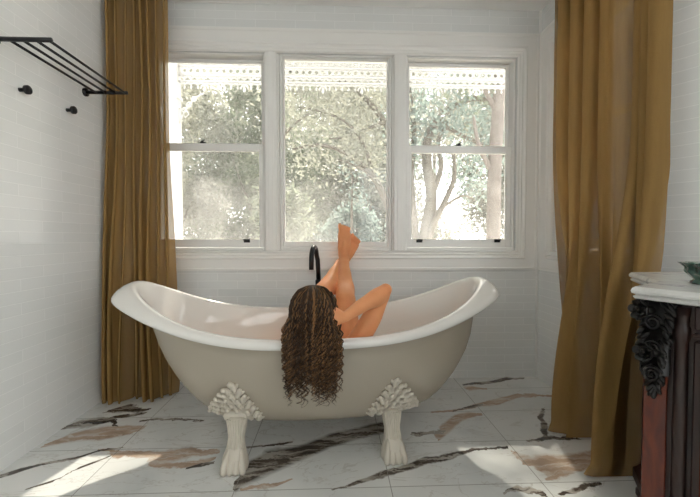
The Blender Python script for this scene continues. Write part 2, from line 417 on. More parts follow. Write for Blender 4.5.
# windows ------------------------------------------------------------
def framebox(b, x0, x1, z0, z1, y0, y1, w, wb_=None, wt_=None):
    wb_ = wb_ or w; wt_ = wt_ or w
    b.box((x0, y0, z0), (x0 + w, y1, z1), .003); b.box((x1 - w, y0, z0), (x1, y1, z1), .003)
    b.box((x0 + w, y0, z0), (x1 - w, y1, z0 + wb_), .003); b.box((x0 + w, y0, z1 - wt_), (x1 - w, y1, z1), .003)
def pane(parent, x0, x1, z0, z1, y):
    q = MB(); q.box((x0, y - .002, z0), (x1, y + .002, z1)); return q.build('pane', M['glass'], parent)
def catch(parent, x, z, y):
    q = MB(); q.box((x - .02, y - .006, z - .006), (x + .02, y, z + .006), .002); q.ell((x, y - .012, z + .004), (.011, .011, .009)); q.tube([(x, y - .012, z + .008), (x + .018, y - .018, z + .016)], .004, 8)
    return q.build('sash_catch', M['black'], parent, True, label='black metal sash catch')
def lift(parent, x, z, y):
    q = MB(); q.box((x - .021, y - .004, z - .012), (x + .021, y, z + .012), .001); q.box((x - .021, y - .022, z + .002), (x + .021, y - .004, z + .010), .002)
    return q.build('sash_lift', M['black'], parent, label='black metal sash lift')
# mullions between the three lights
q = MB()
for cx in (-.425, .44):
    q.box((cx - .042, YB - .012, OZ0), (cx + .042, YB + .12, OZ1), .004)
    q.box((cx - .052, YB + .012, OZ0), (cx + .052, YB + .11, OZ1), .004)
    q.box((cx - .018, YB - .018, OZ0), (cx + .018, YB - .012, OZ1), .002)
q.build('trim_4', M['trim'], kind='structure')
def sash_window(name, x0, x1, catch_x, lifts):
    w = empty(name, kind='structure')
    f = MB(); framebox(f, x0, x1, OZ0, OZ1, YB + .015, YB + .115, .013, .02, .012); f.build('window_frame', M['trim'], w)
    a, b = x0 + .014, x1 - .014
    u = MB(); framebox(u, a, b, 1.585, OZ1 - .013, YB + .078, YB + .105, .023, .032, .022)
    uo = u.build('upper_sash', M['trim'], w); pane(uo, a + .023, b - .023, 1.616, OZ1 - .034, YB + .092)
    l = MB(); framebox(l, a, b, OZ0 + .021, 1.608, YB + .040, YB + .070, .034, .055, .050)
    lo = l.build('lower_sash', M['trim'], w); pane(lo, a + .034, b - .034, OZ0 + .076, 1.558, YB + .055)
    catch(lo, catch_x, 1.616, YB + .058)
    for lx in lifts: lift(lo, lx, OZ0 + .066, YB + .04)
    return w
sash_window('window_1', -OX + .003, -.467, -.895, (-.60, -1.14))
w2 = empty('window_2', kind='structure')
f = MB(); framebox(f, -.370, .385, OZ0, OZ1, YB + .015, YB + .10, .016, .024, .014); f.build('window_frame', M['trim'], w2)
f = MB(); framebox(f, -.354, .369, OZ0 + .024, OZ1 - .014, YB + .03, YB + .06, .014, .036, .012); fo = f.build('fixed_sash', M['trim'], w2)
pane(fo, -.34, .355, OZ0 + .06, OZ1 - .026, YB + .045)
sash_window('window_3', .482, OX - .003, .86, (.585, 1.135))
# side window (local x = world Y), turned onto the right wall
w4 = empty('window_4', kind='structure', loc=(XR, 0, 0), rz=0)
f = MB()
def sidebox(b, y0, y1, z0, z1, x0, x1): b.box((x0, y0, z0), (x1, y1, z1), .003)
def sideframe(b, y0, y1, z0, z1, x0, x1, w, wb_, wt_):
    sidebox(b, y0, y0 + w, z0, z1, x0, x1); sidebox(b, y1 - w, y1, z0, z1, x0, x1)
    sidebox(b, y0 + w, y1 - w, z0, z0 + wb_, x0, x1); sidebox(b, y0 + w, y1 - w, z1 - wt_, z1, x0, x1)
sideframe(f, RY0 + .002, RY1 - .002, OZ0, OZ1, .015, .11, .022, .02, .03); f.build('window_frame', M['trim'], w4)
f = MB(); sideframe(f, RY0 + .018, RY1 - .026, 1.60, OZ1 - .032, .075, .102, .036, .032, .028); fo = f.build('upper_sash', M['trim'], w4)
q = MB(); q.box((.086, RY0 + .06, 1.63), (.09, RY1 - .06, OZ1 - .06)); q.build('pane', M['glass'], fo)
f = MB(); sideframe(f, RY0 + .018, RY1 - .026, OZ0 + .022, 1.632, .038, .068, .036, .055, .042); fo = f.build('lower_sash', M['trim'], w4)
q = MB(); q.box((.051, RY0 + .06, OZ0 + .077), (.055, RY1 - .06, 1.59)); q.build('pane', M['glass'], fo)

# ------------------------------------------------------------------ bathtub
TC = Vector((-.097, 1.875, 0)); TR = math.radians(4.0)
tub = empty('clawfoot_bathtub', 'white double-ended clawfoot bathtub standing on the marble floor under the window', 'bathtub', TC, TR)
AI, BI = .832, .345
def spow(v, p): return math.copysign(abs(v) ** p, v)
def rimz(th): return .553 + .215 * abs(math.cos(th)) ** 2.9
def outline(th, sx=1, sy=1):
    return AI * spow(math.cos(th), .94) * sx, BI * spow(math.sin(th), .94) * sy
TAB = [(1, .965, .99), (.86, .95, .98), (.73, .93, .965), (.6, .91, .945), (.48, .88, .915), (.38, .845, .88), (.29, .81, .84), (.2, .765, .79), (.12, .72, .735), (.06, .675, .68), (.02, .63, .62), (0, .57, .53)]
def tabval(t_):
    for (a, b, c), (d, e, f_) in zip(TAB, TAB[1:]):
        if t_ >= d: k = (t_ - d) / (a - d); return e + (b - e) * k, f_ + (c - f_) * k
    return TAB[-1][1:]
ZB = .150
def tub_pt(th, t_, off=0.0):
    """outer surface of the shell, local coordinates, t_ from 0 (base) to 1 (lip)"""
    sx, sy = tabval(t_)
    x, y = outline(th, sx, sy); x += .032 * (1 - t_ ** 3)
    zt = rimz(th) - .034
    z = ZB + (zt - ZB) * t_
    r = math.hypot(x / AI, y / BI) or 1
    n = Vector((x / AI ** 2, y / BI ** 2, 0)).normalized()
    return Vector((x, y, z)) + n * (off + .014)
NTH = 128
rings = []
def ring(fn): rings.append([fn(2 * PI * k / NTH) for k in range(NTH)])
def lipw(th): return .042 + .064 * abs(math.cos(th)) ** 3
def nrm2(th):
    x, y = outline(th); return Vector((x / AI ** 2, y / BI ** 2, 0)).normalized()
shell_out = [0, .02, .06, .12, .2, .29, .38, .48, .6, .73, .86, .97]
V = []; F = []
for k in range(NTH):                      # outer shell
    pass
ring(lambda th: tub_pt(th, 0) * 1.0)
for tt in shell_out[1:]: ring(lambda th, tt=tt: tub_pt(th, tt))
n_outer = len(rings)
def lip(o_, z_):                           # o_ in lip widths, z_ metres
    def fn(th):
        x, y = outline(th); w = lipw(th); e = abs(math.cos(th)) ** 5
        return Vector((x, y, rimz(th) + z_ - max(0, o_) ** 1.6 * (.006 + .048 * e))) + nrm2(th) * (o_ * w)
    return fn
for o_, z_ in ((.42, -.036), (.75, -.034), (.93, -.028), (1.0, -.018), (1.0, -.010), (.93, -.002), (.78, .004), (.55, .006), (.32, .004), (.14, -.002), (.02, -.012), (-.07, -.028)):
    ring(lip(o_, z_))
n_lip = len(rings)
for tt in (.86, .73, .6, .48, .38, .29, .2, .13, .09): # inner wall
    def fn(th, tt=tt):
        sx, sy = tabval(tt); x, y = outline(th, sx, sy); x += .032 * (1 - tt ** 3); zt = rimz(th) - .028
        return Vector((x, y, ZB + .02 + (zt - ZB - .02) * tt)) - nrm2(th) * .010
    ring(fn)
ring(lambda th: Vector((outline(th, .45, .42)[0], outline(th, .45, .42)[1], ZB + .035)))
ring(lambda th: Vector((outline(th, .2, .2)[0], outline(th, .2, .2)[1], ZB + .030)))
def loft(rs, capA=True, capB=True):
    V = [p for r_ in rs for p in r_]; n = NTH
    F = [(i * n + k, i * n + (k + 1) % n, (i + 1) * n + (k + 1) % n, (i + 1) * n + k) for i in range(len(rs) - 1) for k in range(n)]
    if capA: F.append(tuple(reversed(range(n))))
    if capB: F.append(tuple(range((len(rs) - 1) * n, len(rs) * n)))
    return V, F
V, F = loft(rings)
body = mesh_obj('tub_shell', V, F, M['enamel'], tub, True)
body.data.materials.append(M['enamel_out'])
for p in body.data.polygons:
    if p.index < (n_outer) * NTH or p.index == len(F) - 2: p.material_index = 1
# drain and waste pipe under the tub
q = MB(); q.lathe([(.0, 0), (.03, 0), (.032, .004), (.0, .006)], (0, 0, ZB + .031), 20); q.build('drain', mat('chrome', (.7, .7, .7), .15, 1), tub, True)
# claw feet
random.seed(4)
def claw_foot(lx, side):
    th0 = math.atan2(side * (1 - (lx / AI) ** 2) ** .5, lx / AI)
    f = MB()
    yb = side * .232
    # cabriole ankle and paw
    path = [(lx, yb + side * .004, .196, .036), (lx, yb + side * .008, .185, .046), (lx + math.copysign(.003, -lx), yb + side * .014, .16, .039), (lx, yb + side * .022, .12, .035),
            (lx, yb + side * .034, .08, .040), (lx, yb + side * .046, .045, .053), (lx, yb + side * .054, .018, .057), (lx, yb + side * .054, 0, .053)]
    f.tube([p[:3] for p in path], [p[3] for p in path], 20, flat=1.0)
    for k in range(4):       # toes
        ox = (k - 1.5) * .023
        f.tube([(lx + ox * .55, yb + side * .045, .095), (lx + ox * .85, yb + side * .078, .062), (lx + ox * 1.05, yb + side * .100, .030), (lx + ox * 1.1, yb + side * .104, .012), (lx + ox * 1.1, yb + side * .102, .002)],
               [.008, .012, .0145, .014, .011], 10)
    for k in range(-3, 4):   # flutes on the ankle
        f.tube([(lx + k * .012, yb + side * (.052 - abs(k) ** 1.6 * .003), .20), (lx + k * .0085, yb + side * (.055 - abs(k) ** 1.6 * .002), .13), (lx + k * .011, yb + side * (.075 - abs(k) ** 1.6 * .003), .08)], [.005, .005, .004], 6)
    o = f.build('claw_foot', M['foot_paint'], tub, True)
    # acanthus bracket spread over the shell
    b = MB()
    rows = [(.50, 1, 0), (.43, 2, .030), (.36, 3, .056), (.29, 4, .080), (.22, 5, .104), (.15, 6, .124), (.09, 6, .135)]
    for r_i, (tt, n_, spread) in enumerate(rows):
        for i in range(n_):
            u = 0 if n_ == 1 else (i / (n_ - 1) * 2 - 1)
            xx = lx + u * spread * .72
            # find angle for this local x at this height
            sx, sy = tabval(tt); ca = max(-1, min(1, (xx - .032 * (1 - tt ** 3)) / (AI * sx))); th = math.acos(spow(ca, 1 / .94)) * side
            P = tub_pt(th, tt, .004); N = nrm2(th)
            up = (tub_pt(th, min(1, tt + .05)) - tub_pt(th, tt)).normalized()
            dirv = (up + Vector((u * .75 * 1, 0, 0)) + N * .25).normalized()
            Mx = quat_to(dirv)
            b.ell(P, (.015, .012, .028), Mx, 8, 6)
            b.ell(P + dirv * .022 + N * .008, (.010, .010, .012), Mx, 8, 6)
            for s2 in (-1, 1):
                d2 = (dirv + Vector((s2 * .8, 0, 0))).normalized()
                b.ell(P + Vector((s2 * .012, 0, .004)), (.006, .009, .018), quat_to(d2), 6, 5)
    th = th0; P = tub_pt(th, .10, .0)
    b.ell((lx, side * .236, .200), (.060, .026, .030), None, 14, 8)
    b.build('leaf_bracket', M['foot_paint'], o, True)
for lx in (-.345, .335):
    for side in (-1, 1): claw_foot(lx, side)

# ------------------------------------------------------------------ bath tap behind the tub
q = MB(); tap = empty('bath_tap', 'black gooseneck floor-standing tap behind the middle of the tub', 'tap', (-.105, 2.39, 0))
q.lathe([(.0, 0), (.04, 0), (.04, .008), (.014, .012), (.014, .62), (.0, .62)], n=20); q.build('riser', M['black'], tap, True)
q = MB(); q.lathe([(.0, .62), (.021, .62), (.022, .66), (.021, .70), (.014, .705), (.0, .705)], n=20); q.build('collar', M['black'], tap, True)
q = MB()
arc = [(0, 0, .70), (0, 0, .84)] + [(-.012 - .012 * (1 - math.cos(a)) * 1.0, -.075 * (1 - math.cos(a)), .84 + .075 * math.sin(a)) for a in [PI * i / 12 for i in range(1, 13)]] + [(-.037, -.150, .78)]
arc[0] = (0, 0, .70); arc[1] = (-.006, 0, .83)
q.tube(arc, .0145, 14); q.build('spout', M['black'], tap, True)
q = MB(); q.tube([(.0, 0, .66), (.05, 0, .67)], [.008, .006], 10); q.build('lever', M['black'], tap, True)

# ------------------------------------------------------------------ towel rack and pegs on the left wall
rk = empty('towel_rack', 'black metal towel rack of four long bars on the left wall', 'towel rack', (XL, 1.598, 1.780))
for i, x in enumerate((.060, .113, .166, .219)):
    q = MB(); q.tube([(x, 0, 0), (x, .557, 0)], .0058, 10); q.build('rail', M['black'], rk, True)
for y in (0, .557):
    q = MB(); q.tube([(.0, y, 0), (.232, y, 0)], .0095, 12); o = q.build('bracket', M['black'], rk, True)
    q = MB(); q.tube([(0, y, 0), (.012, y, 0)], .022, 20); q.build('wall_flange', M['black'], o, True)
def peg(y, z, label):
    q = MB(); e = empty('wall_peg', label, 'wall hook', (XL, y, z), group='black pegs on the left wall')
    q.tube([(0, 0, 0), (.026, 0, 0)], [.009, .008], 12); q.build('stem', M['black'], e, True)
    q = MB(); q.tube([(.026, 0, 0), (.028, 0, 0), (.040, 0, 0), (.042, 0, 0)], [.017, .0195, .0195, .018], 20); q.build('knob', M['black'], e, True)
peg(1.722, 1.624, 'round black peg on the left wall nearer the viewer, under the towel rack')
peg(2.013, 1.634, 'round black peg on the left wall nearer the left curtain, below the rack end')

# ------------------------------------------------------------------ ceiling fitting
cl = empty('ceiling_light', 'round pale ceiling fitting just in view above the right window', 'ceiling light', (.963, 2.155, ZC))
q = MB(); q.lathe([(0, 0), (.245, 0), (.25, -.006), (.245, -.018), (0, -.018)], n=48); q.build('rim', mat('grey_metal', (.45, .45, .45), .4, .6), cl, True)
q = MB(); q.lathe([(0, -.018), (.215, -.018), (.20, -.030), (.1, -.036), (0, -.037)], n=48); q.build('diffuser', M['white_outside'], cl, True)

# ------------------------------------------------------------------ curtains
def grid_mesh(P, nu, nv, name, m, **kw):
    F = [(j * nu + i, j * nu + i + 1, (j + 1) * nu + i + 1, (j + 1) * nu + i) for j in range(nv - 1) for i in range(nu - 1)]
    return mesh_obj(name, P, F, m, None, True, **kw)
def sm(a, b, x):
    k = max(0, min(1, (x - a) / (b - a))); return k * k * (3 - 2 * k)
def left_curtain():
    nu, nv = 420, 110; P = []
    z0, z1 = .008, 2.475; nf = 8.0
    for j in range(nv):
        v = j / (nv - 1); z = z0 + (z1 - z0) * v
        lo = 1 - sm(.0, .75, v)                       # 1 at hem
        for i in range(nu):
            u = i / (nu - 1)
            uu = u + .018 * math.sin(5.1 * u + 1.3) + lo * .035 * math.sin(7 * u + 2.4 * v)
            ph = 2 * PI * nf * uu
            amp = .042 + .016 * lo + .012 * math.sin(3.3 * u * PI + 1)
            big = lo * .030 * math.sin(2 * PI * 2.2 * u + 1.0)
            wid = .345 + .04 * lo * lo
            x = -1.372 + wid * u + .011 * math.sin(2 * ph) * (1 + .3 * lo) + .004 * math.sin(9 * v + 12 * u)
            x = max(x, -1.384)
            y = 2.335 - lo * .115 * (1 - .5 * u) + .035 * u + amp * math.sin(ph) + big + .006 * math.sin(6 * v + 5 * u)
            if z < .06: y -= (.06 - z) * .25 * (math.sin(ph) + .5)
            P.append((x, min(y, 2.485), z))
    return grid_mesh(P, nu, nv, 'curtain', M['curtain'], label='floor-length ochre linen curtain hanging in the left corner behind the tub end', cat='curtain')
def right_curtain():
    nu, nv = 620, 130; P = []
    z0, z1 = .008, 2.475
    for j in range(nv):
        v = j / (nv - 1); z = z0 + (z1 - z0) * v
        lo = 1 - sm(.02, .62, v)
        for i in range(nu):
            u = i / (nu - 1)                          # 0 far (window corner) -> 1 near
            # uneven folds: tight at far end, one wide flat panel, then deep folds
            w = u + .03 * math.sin(2 * PI * u * 1.0 + 3.6)
            ph = 2 * PI * (6.5 * w + 1.6 * sm(.78, 1, u))
            flatp = math.exp(-((u - .675) / .125) ** 4) * (1 - .6 * lo)
            a = (.052 + .010 * math.sin(7 * u) + .014 * sm(.8, 1, u)) * (1 - .96 * flatp)
            y = 2.155 - .70 * u + .018 * math.sin(2 * ph) * (1 - flatp)
            x = 1.295 + .045 * u - .035 * flatp + a * math.sin(ph)
            # hem: swept into two full bunches reaching into the room
            yb = 2.05 - .66 * u + .05 * math.sin(2 * PI * 2 * u)
            xb = 1.245 - .105 * math.cos(2 * PI * 2.0 * (u - .36)) + .052 * math.sin(2 * PI * 8 * u + 1) - .05 * u + .022 * math.sin(2 * PI * 4.6 * u)
            x = x * (1 - lo) + xb * lo; y = y * (1 - lo) + yb * lo
            x += .006 * math.sin(11 * v + 9 * u) * lo; y += .010 * math.sin(7 * v + 6 * u) * lo
            if z < .05: x -= (.05 - z) * .35 * (1 + math.sin(9 * u))
            P.append((min(x, 1.365), max(y, 1.435), z))
    return grid_mesh(P, nu, nv, 'curtain', M['curtain'], label='floor-length ochre linen curtain drawn along the right wall beside the cabinet', cat='curtain')
left_curtain(); right_curtain()
q = MB(); q.tube([(-1.385, 2.37, 2.492), (1.30, 2.37, 2.492)], .01, 10)
q.box((-1.385, 2.36, 2.49), (1.30, 2.38, ZC)); q.build('curtain_rail', M['trim'], label='white curtain track fixed to the ceiling along the window', cat='curtain rail')
q = MB(); q.box((1.275, 1.38, 2.482), (1.295, 2.33, ZC)); q.build('curtain_rail', M['trim'], label='white curtain track fixed to the ceiling along the right wall', cat='curtain rail')

# ------------------------------------------------------------------ carved washstand cabinet at the right
def wood_mat(name, c1, c2, rough=.25):
    m = mat(name, c1, rough, 0, .5, Coat_Weight=.08, Coat_Roughness=.2); t = NT(m); sp = t.sep(t.pos())
    n = t.noise(t.comb(t.math('MULTIPLY', sp[0], 14), t.math('MULTIPLY', sp[1], 14), t.math('MULTIPLY', sp[2], 3)), 1.4, 5, .6, 1.5)
    t.l.new(t.ramp(n.outputs[0], [(.3, c2), (.6, c1)]), t.b.inputs['Base Color']); return m
M['mahogany'] = wood_mat('red_mahogany', (.14, .026, .010), (.055, .011, .006))
M['darkwood'] = wood_mat('dark_mahogany', (.03, .010, .006), (.012, .005, .004), .42)
M['carved'] = mat('black_carved_wood', (.008, .0065, .0055), .28, 0, .35)
M['marble'] = mat('grey_white_marble', (.62, .62, .60), .25); t = NT(M['marble'])
n = t.noise(t.pos(), 9, 6, .65, 1.2); t.l.new(t.ramp(n.outputs[0], [(.35, (.70, .70, .68)), (.55, (.58, .58, .565)), (.62, (.42, .43, .43))]), t.b.inputs['Base Color'])
M['green_glaze'] = mat('dark_green_glaze', (.012, .055, .04), .08, 0, .7, Coat_Weight=.5)
t = NT(M['green_glaze']); n = t.noise(t.pos(), 40, 4); t.l.new(t.ramp(n.outputs[0], [(.4, (.008, .05, .035)), (.6, (.05, .13, .10)), (.75, (.35, .42, .38))]), t.b.inputs['Base Color'])

def offset_poly(poly, d):
    n = len(poly); out = []
    for i in range(n):
        a, b, c = Vector(poly[i - 1]), Vector(poly[i]), Vector(poly[(i + 1) % n])
        e1 = (b - a).normalized(); e2 = (c - b).normalized()
        n1 = Vector((e1.y, -e1.x)); n2 = Vector((e2.y, -e2.x))
        bis = (n1 + n2); k = bis.dot(n1)
        out.append(tuple(b + bis / max(k, .35) * d) if k > 1e-4 else tuple(b + n1 * d))
    return out
def layered(poly, layers):
    V = []; n = len(poly)
    for off, z in layers: V += [(x, y, z) for x, y in offset_poly(poly, off)]
    F = [(j * n + i, j * n + (i + 1) % n, (j + 1) * n + (i + 1) % n, (j + 1) * n + i) for j in range(len(layers) - 1) for i in range(n)]
    F.append(tuple(reversed(range(n)))); F.append(tuple(range((len(layers) - 1) * n, len(layers) * n)))
    return V, F
CB = Vector((.795, .97, 0)); CR = math.atan2(-.834, .552)
cab = empty('washstand_cabinet', 'dark carved mahogany washstand with a grey marble top at the right edge', 'cabinet', CB, CR)
front = [(.59 * k / 10, -.030 * math.sin(PI * k / 10)) for k in range(1, 10)]
half = [(0, 0), (-.002, .215), (-.030, .262), (-.160, .495), (.0, .79)]
mirror = [(.59 - a, b) for a, b in half]
topline = [half[0]] + front + [mirror[0]] + mirror[1:] + list(reversed(half[1:]))   # counter-clockwise seen from above
V, F = layered(topline, [(-.020, .806), (-.008, .808), (-.004, .814), (-.010, .819), (-.002, .823), (0, .829), (-.003, .836), (-.008, .840)])
mesh_obj('marble_top', V, F, M['marble'], cab)
carc = [(.012, .075), (.578, .075), (.578, .27), (.70, .50), (.57, .77), (.02, .77), (-.11, .50), (.012, .27)]
V, F = layered(carc, [(-.002, .10), (0, .10), (0, .795), (.012, .800), (.016, .806)])
mesh_obj('carcass', V, F, M['darkwood'], cab)
V, F = layered(carc, [(.022, .06), (.022, .095), (.012, .105), (.002, .118), (-.002, .12)])
mesh_obj('plinth', V, F, M['darkwood'], cab)
random.seed(9)
for (s0, sgn) in ((.0, 1), (.59, -1)):
    def X_(a): return s0 + sgn * a
    q = MB(); q.box((min(X_(.014), X_(.066)), .066, .12), (max(X_(.014), X_(.066)), .078, .60), .002)
    pil = q.build('pilaster', M['mahogany'], cab, label='red mahogany pilaster panel')
    q = MB()                                   # carved hanging ornament: scrolls and leaves tapering to a tip
    q.box((min(X_(.008), X_(.070)), .050, .60), (max(X_(.008), X_(.070)), .080, .80), .004)
    for k in range(34):
        z = .805 - .25 * (k / 33) ; w = .036 * (1 - (k / 33) ** 1.6) + .006
        for sd in (-1, 1):
            c = (X_(.040 + sd * w * random.uniform(.5, 1)), .046 + random.uniform(-.010, .010) + .010 * k / 33, z + random.uniform(-.006, .006))
            d = Vector((sd * random.uniform(.3, 1.2), random.uniform(-.6, .2), -1))
            q.ell(c, (.007, .006, random.uniform(.012, .021)), quat_to(d), 8, 6)
    q.ell((X_(.040), .054, .555), (.009, .009, .022), None, 8, 6)
    for k in range(3):
        z = .745 - .07 * k
        sp_ = [(X_(.040 + .020 * math.cos(a) * (1 - a / 16)), .036, z + .022 * math.sin(a) * (1 - a / 16)) for a in [i * .45 for i in range(26)]]
        q.tube(sp_, .0038, 6)
    orn = q.build('carved_ornament', M['carved'], pil, True, label='black carved leaf ornament')
    for (ss, tt, zz, rr) in ((.024, .016, .778, .026), (.036, .016, .668, .027)):
        q = MB(); Mx = quat_to((-.45 * sgn, -1, .12)); c0 = Vector((X_(ss), tt, zz))
        for ring_, (nr, rad_, up_, sz) in enumerate(((6, .020, .010, .0125), (5, .011, .008, .008))):
            for i in range(nr):
                a = 2 * PI * i / nr + ring_ * .4
                pc = c0 + Mx @ Vector((math.cos(a) * rad_, math.sin(a) * rad_, up_))
                tilt = quat_to(Mx @ Vector((-math.cos(a) * 1.1, -math.sin(a) * 1.1, .7)))
                q.ell(pc, (sz, sz, .0035), tilt, 10, 6)
        q.ell(c0 + Mx @ Vector((0, 0, .015)), (.005, .005, .005), None, 8, 6)
        q.tube([c0 + Mx @ Vector((0, 0, -.03)), c0], .012, 10)
        q.build('rose', M['carved'], pil, True, label='black carved rose boss')
    q = MB(); q.lathe([(0, .12), (.019, .12), (.019, .15), (.013, .16), (.015, .3), (.0155, .5), (.014, .7), (.018, .71), (.019, .735), (.014, .745), (.019, .79), (0, .79)], (X_(.092), .072, 0), 20)
    q.build('column', M['darkwood'], cab, True)
def front_panel(name, s0, s1, z0, z1, m, handle=None):
    q = MB(); q.box((s0, .058, z0), (s1, .078, z1), .004); o = q.build(name, M['darkwood'], cab)
    q = MB(); q.box((s0 + .018, .050, z0 + .014), (s1 - .018, .058, z1 - .014), .004); q.build('raised_field', m, o, label='red mahogany raised field')
    return o
dr = front_panel('drawer', .118, .472, .735, .797, M['mahogany'])
q = MB(); q.lathe([(0, 0), (.006, 0), (.006, .012), (.013, .018), (.012, .026), (0, .028)], (.295, .052, .766), 14, quat_to((0, -1, 0))); q.build('knob', M['carved'], dr, True)
q = MB(); q.box((.115, .052, .715), (.475, .082, .728), .004); q.build('moulding', M['darkwood'], cab)
for a, b, k in ((.118, .292, .27), (.298, .472, .32)):
    d_ = front_panel('door', a, b, .135, .708, M['mahogany'])
    q = MB(); q.lathe([(0, 0), (.005, 0), (.005, .012), (.011, .016), (.010, .023), (0, .025)], (k, .056, .43), 14, quat_to((0, -1, 0))); q.build('knob', M['carved'], d_, True)
for (a, b) in ((.03, .10), (.56, .10), (-.085, .49), (.675, .49), (.05, .73), (.54, .73)):
    q = MB(); q.lathe([(0, 0), (.030, 0), (.036, .012), (.036, .028), (.024, .04), (.030, .055), (.030, .062), (0, .062)], (a, b, 0), 16, sx=1, sy=1); q.build('bun_foot', M['darkwood'], cab, True)
# ruffled green dish on the marble
q = MB(); q.lathe([(0, 0), (.034, 0), (.034, .006), (.026, .013), (.036, .022), (.046, .034), (.044, .046), (.054, .057), (.058, .060), (.050, .057), (.036, .042), (.026, .026), (0, .020)],
                 (1.048, 1.01, .840), 60, ripple=lambda a, i: .10 * math.sin(9 * a) * (min(i, 8) / 8))
q.build('ruffled_dish', M['green_glaze'], None, True, label='small dark green glazed dish with a ruffled rim on the marble top', cat='dish')

# ------------------------------------------------------------------ person
M['skin'] = mat('skin', (.70, .37, .23), .55, 0, .3, Subsurface_Weight=.12, Subsurface_Scale=.02)
M['skin'].node_tree.nodes['Principled BSDF'].inputs['Subsurface Radius'].default_value = (1, .35, .2)
t = NT(M['skin']); n = t.noise(t.pos(), 14, 3); t.l.new(t.mix(n.outputs[0], (.86, .40, .19), (.72, .28, .12)), t.b.inputs['Base Color'])
pb = MB()
def caps(pts, rs, n=14, flat=None):
    """tapered limb through points, rounded at every joint"""
    P = [Vector(p) for p in pts]
    # smooth subdivision
    Q = []; R = []
    for i in range(len(P) - 1):
        st = 6
        p0 = P[max(i - 1, 0)]; p1 = P[i]; p2 = P[i + 1]; p3 = P[min(i + 2, len(P) - 1)]
        for k in range(st):
            u = k / st
            Q.append(.5 * ((2 * p1) + (p2 - p0) * u + (2 * p0 - 5 * p1 + 4 * p2 - p3) * u * u + (3 * p1 - p0 - 3 * p2 + p3) * u ** 3))
            R.append(rs[i] + (rs[i + 1] - rs[i]) * (u * u * (3 - 2 * u)))
    Q.append(P[-1]); R.append(rs[-1])
    pb.tube(Q, R, n); pb.ell(Q[0], (R[0],) * 3, None, n, 8); pb.ell(Q[-1], (R[-1],) * 3, None, n, 8)
HC = Vector((-.088, 1.535, .668))                       # head centre
# trunk
pel = Vector((-.03, 1.90, .300)); abd = Vector((-.045, 1.80, .335)); che = Vector((-.065, 1.69, .405)); sho = Vector((-.075, 1.615, .478))
tq = quat_to(sho - pel)
pb.ell(pel, (.165, .105, .12), tq, 24, 14); pb.ell(abd, (.125, .085, .12), tq, 24, 14); pb.ell(che, (.140, .092, .12), tq, 24, 14); pb.ell(sho, (.135, .062, .055), tq, 24, 14)
caps([sho, (-.082, 1.585, .535), HC + Vector((0, .005, -.06))], [.062, .050, .048])
# head
pb.ell(HC, (.074, .093, .098), None, 28, 20); pb.ell(HC + Vector((0, .035, -.045)), (.055, .055, .060), None, 20, 14)
pb.ell(HC + Vector((0, .078, -.080)), (.022, .018, .016), None, 12, 8)                 # chin
pb.tube([HC + Vector((0, .088, .010)), HC + Vector((0, .101, -.012)), HC + Vector((0, .111, -.028)), HC + Vector((0, .092, -.034))], [.008, .009, .012, .008], 10)
for s_ in (-1, 1):
    pb.ell(HC + Vector((s_ * .012, .096, -.030)), (.008, .010, .007))                  # nostrils
    pb.ell(HC + Vector((s_ * .031, .080, .006)), (.014, .010, .009))                   # eyelids
    pb.ell(HC + Vector((s_ * .031, .084, .024)), (.019, .008, .006))                   # brows
    pb.ell(HC + Vector((s_ * .040, .062, -.030)), (.020, .020, .018))                  # cheeks
    pb.ell(HC + Vector((s_ * .074, .006, -.010)), (.008, .016, .028), None, 12, 8)     # ears
pb.ell(HC + Vector((0, .089, -.052)), (.021, .007, .0045)); pb.ell(HC + Vector((0, .088, -.060)), (.018, .007, .005))  # lips
# legs: knees up, ankles crossed on the window sill
kA, aA = Vector((.056, 2.0, .635)), Vector((.058, 2.355, .815))
kB, aB = Vector((-.075, 2.0, .665)), Vector((.030, 2.415, .800))
hA, hB = Vector((.060, 1.87, .300)), Vector((-.110, 1.87, .300))
for h_, k_, a_ in ((hA, kA, aA), (hB, kB, aB)):
    caps([h_, h_.lerp(k_, .45) + Vector((0, .0, .0)), k_], [.088, .076, .056], 18)
    d = (a_ - k_)
    sag = Vector((0, .018, -.022))
    caps([k_, k_ + d * .10, k_ + d * .33 + sag, k_ + d * .62 + sag * .5, k_ + d * .88, a_], [.056, .052, .057, .043, .032, .033], 18)
def foot(heel, toe, top, toe_side, rs=1.0):
    """heel and toe-tip points; top = direction the instep faces; toe_side = direction towards the little toe"""
    heel, toe, top, ts = Vector(heel), Vector(toe), Vector(top).normalized(), Vector(toe_side).normalized()
    d = toe - heel; L = d.length; d.normalize()
    pb.ell(heel + d * .018, (.029, .029, .033), None, 14, 10)
    for w in (-.018, -.006, .006, .018):
        caps([heel + d * .02 + ts * w * .5, heel + d * L * .35 + ts * w + top * .016, heel + d * L * .62 + ts * w * 1.35 + top * .006, heel + d * L * .76 + ts * w * 1.6], [.027, .024, .018, .013], 10)
    caps([heel + d * .03 + top * .03, heel + d * L * .38 + top * .028, heel + d * L * .6 + top * .012], [.026, .021, .013], 12)
    for i in range(5):
        w = (-.030, -.0110, .0035, .0175, .0310)[i]; ln = (1.0, .99, .975, .955, .93)[i]; r = (.0118, .0070, .0066, .0064, .0064)[i]
        b0 = heel + d * L * .70 + ts * w * .85; tip = heel + d * L * ln + ts * w * 1.05
        caps([b0, b0.lerp(tip, .55) + top * .006, tip], [r * 1.05, r * .92, r], 10)
foot((.058, 2.405, .825), (.062, 2.395, 1.052), (0, -1, .05), (1, -.1, -.08))
foot((.052, 2.452, .812), (.142, 2.440, .975), (-.1, -1, .1), (.85, -.1, -.5), .9)
caps([aA, (.058, 2.385, .85)], [.033, .028]); caps([aB, (.058, 2.43, .835)], [.032, .027])
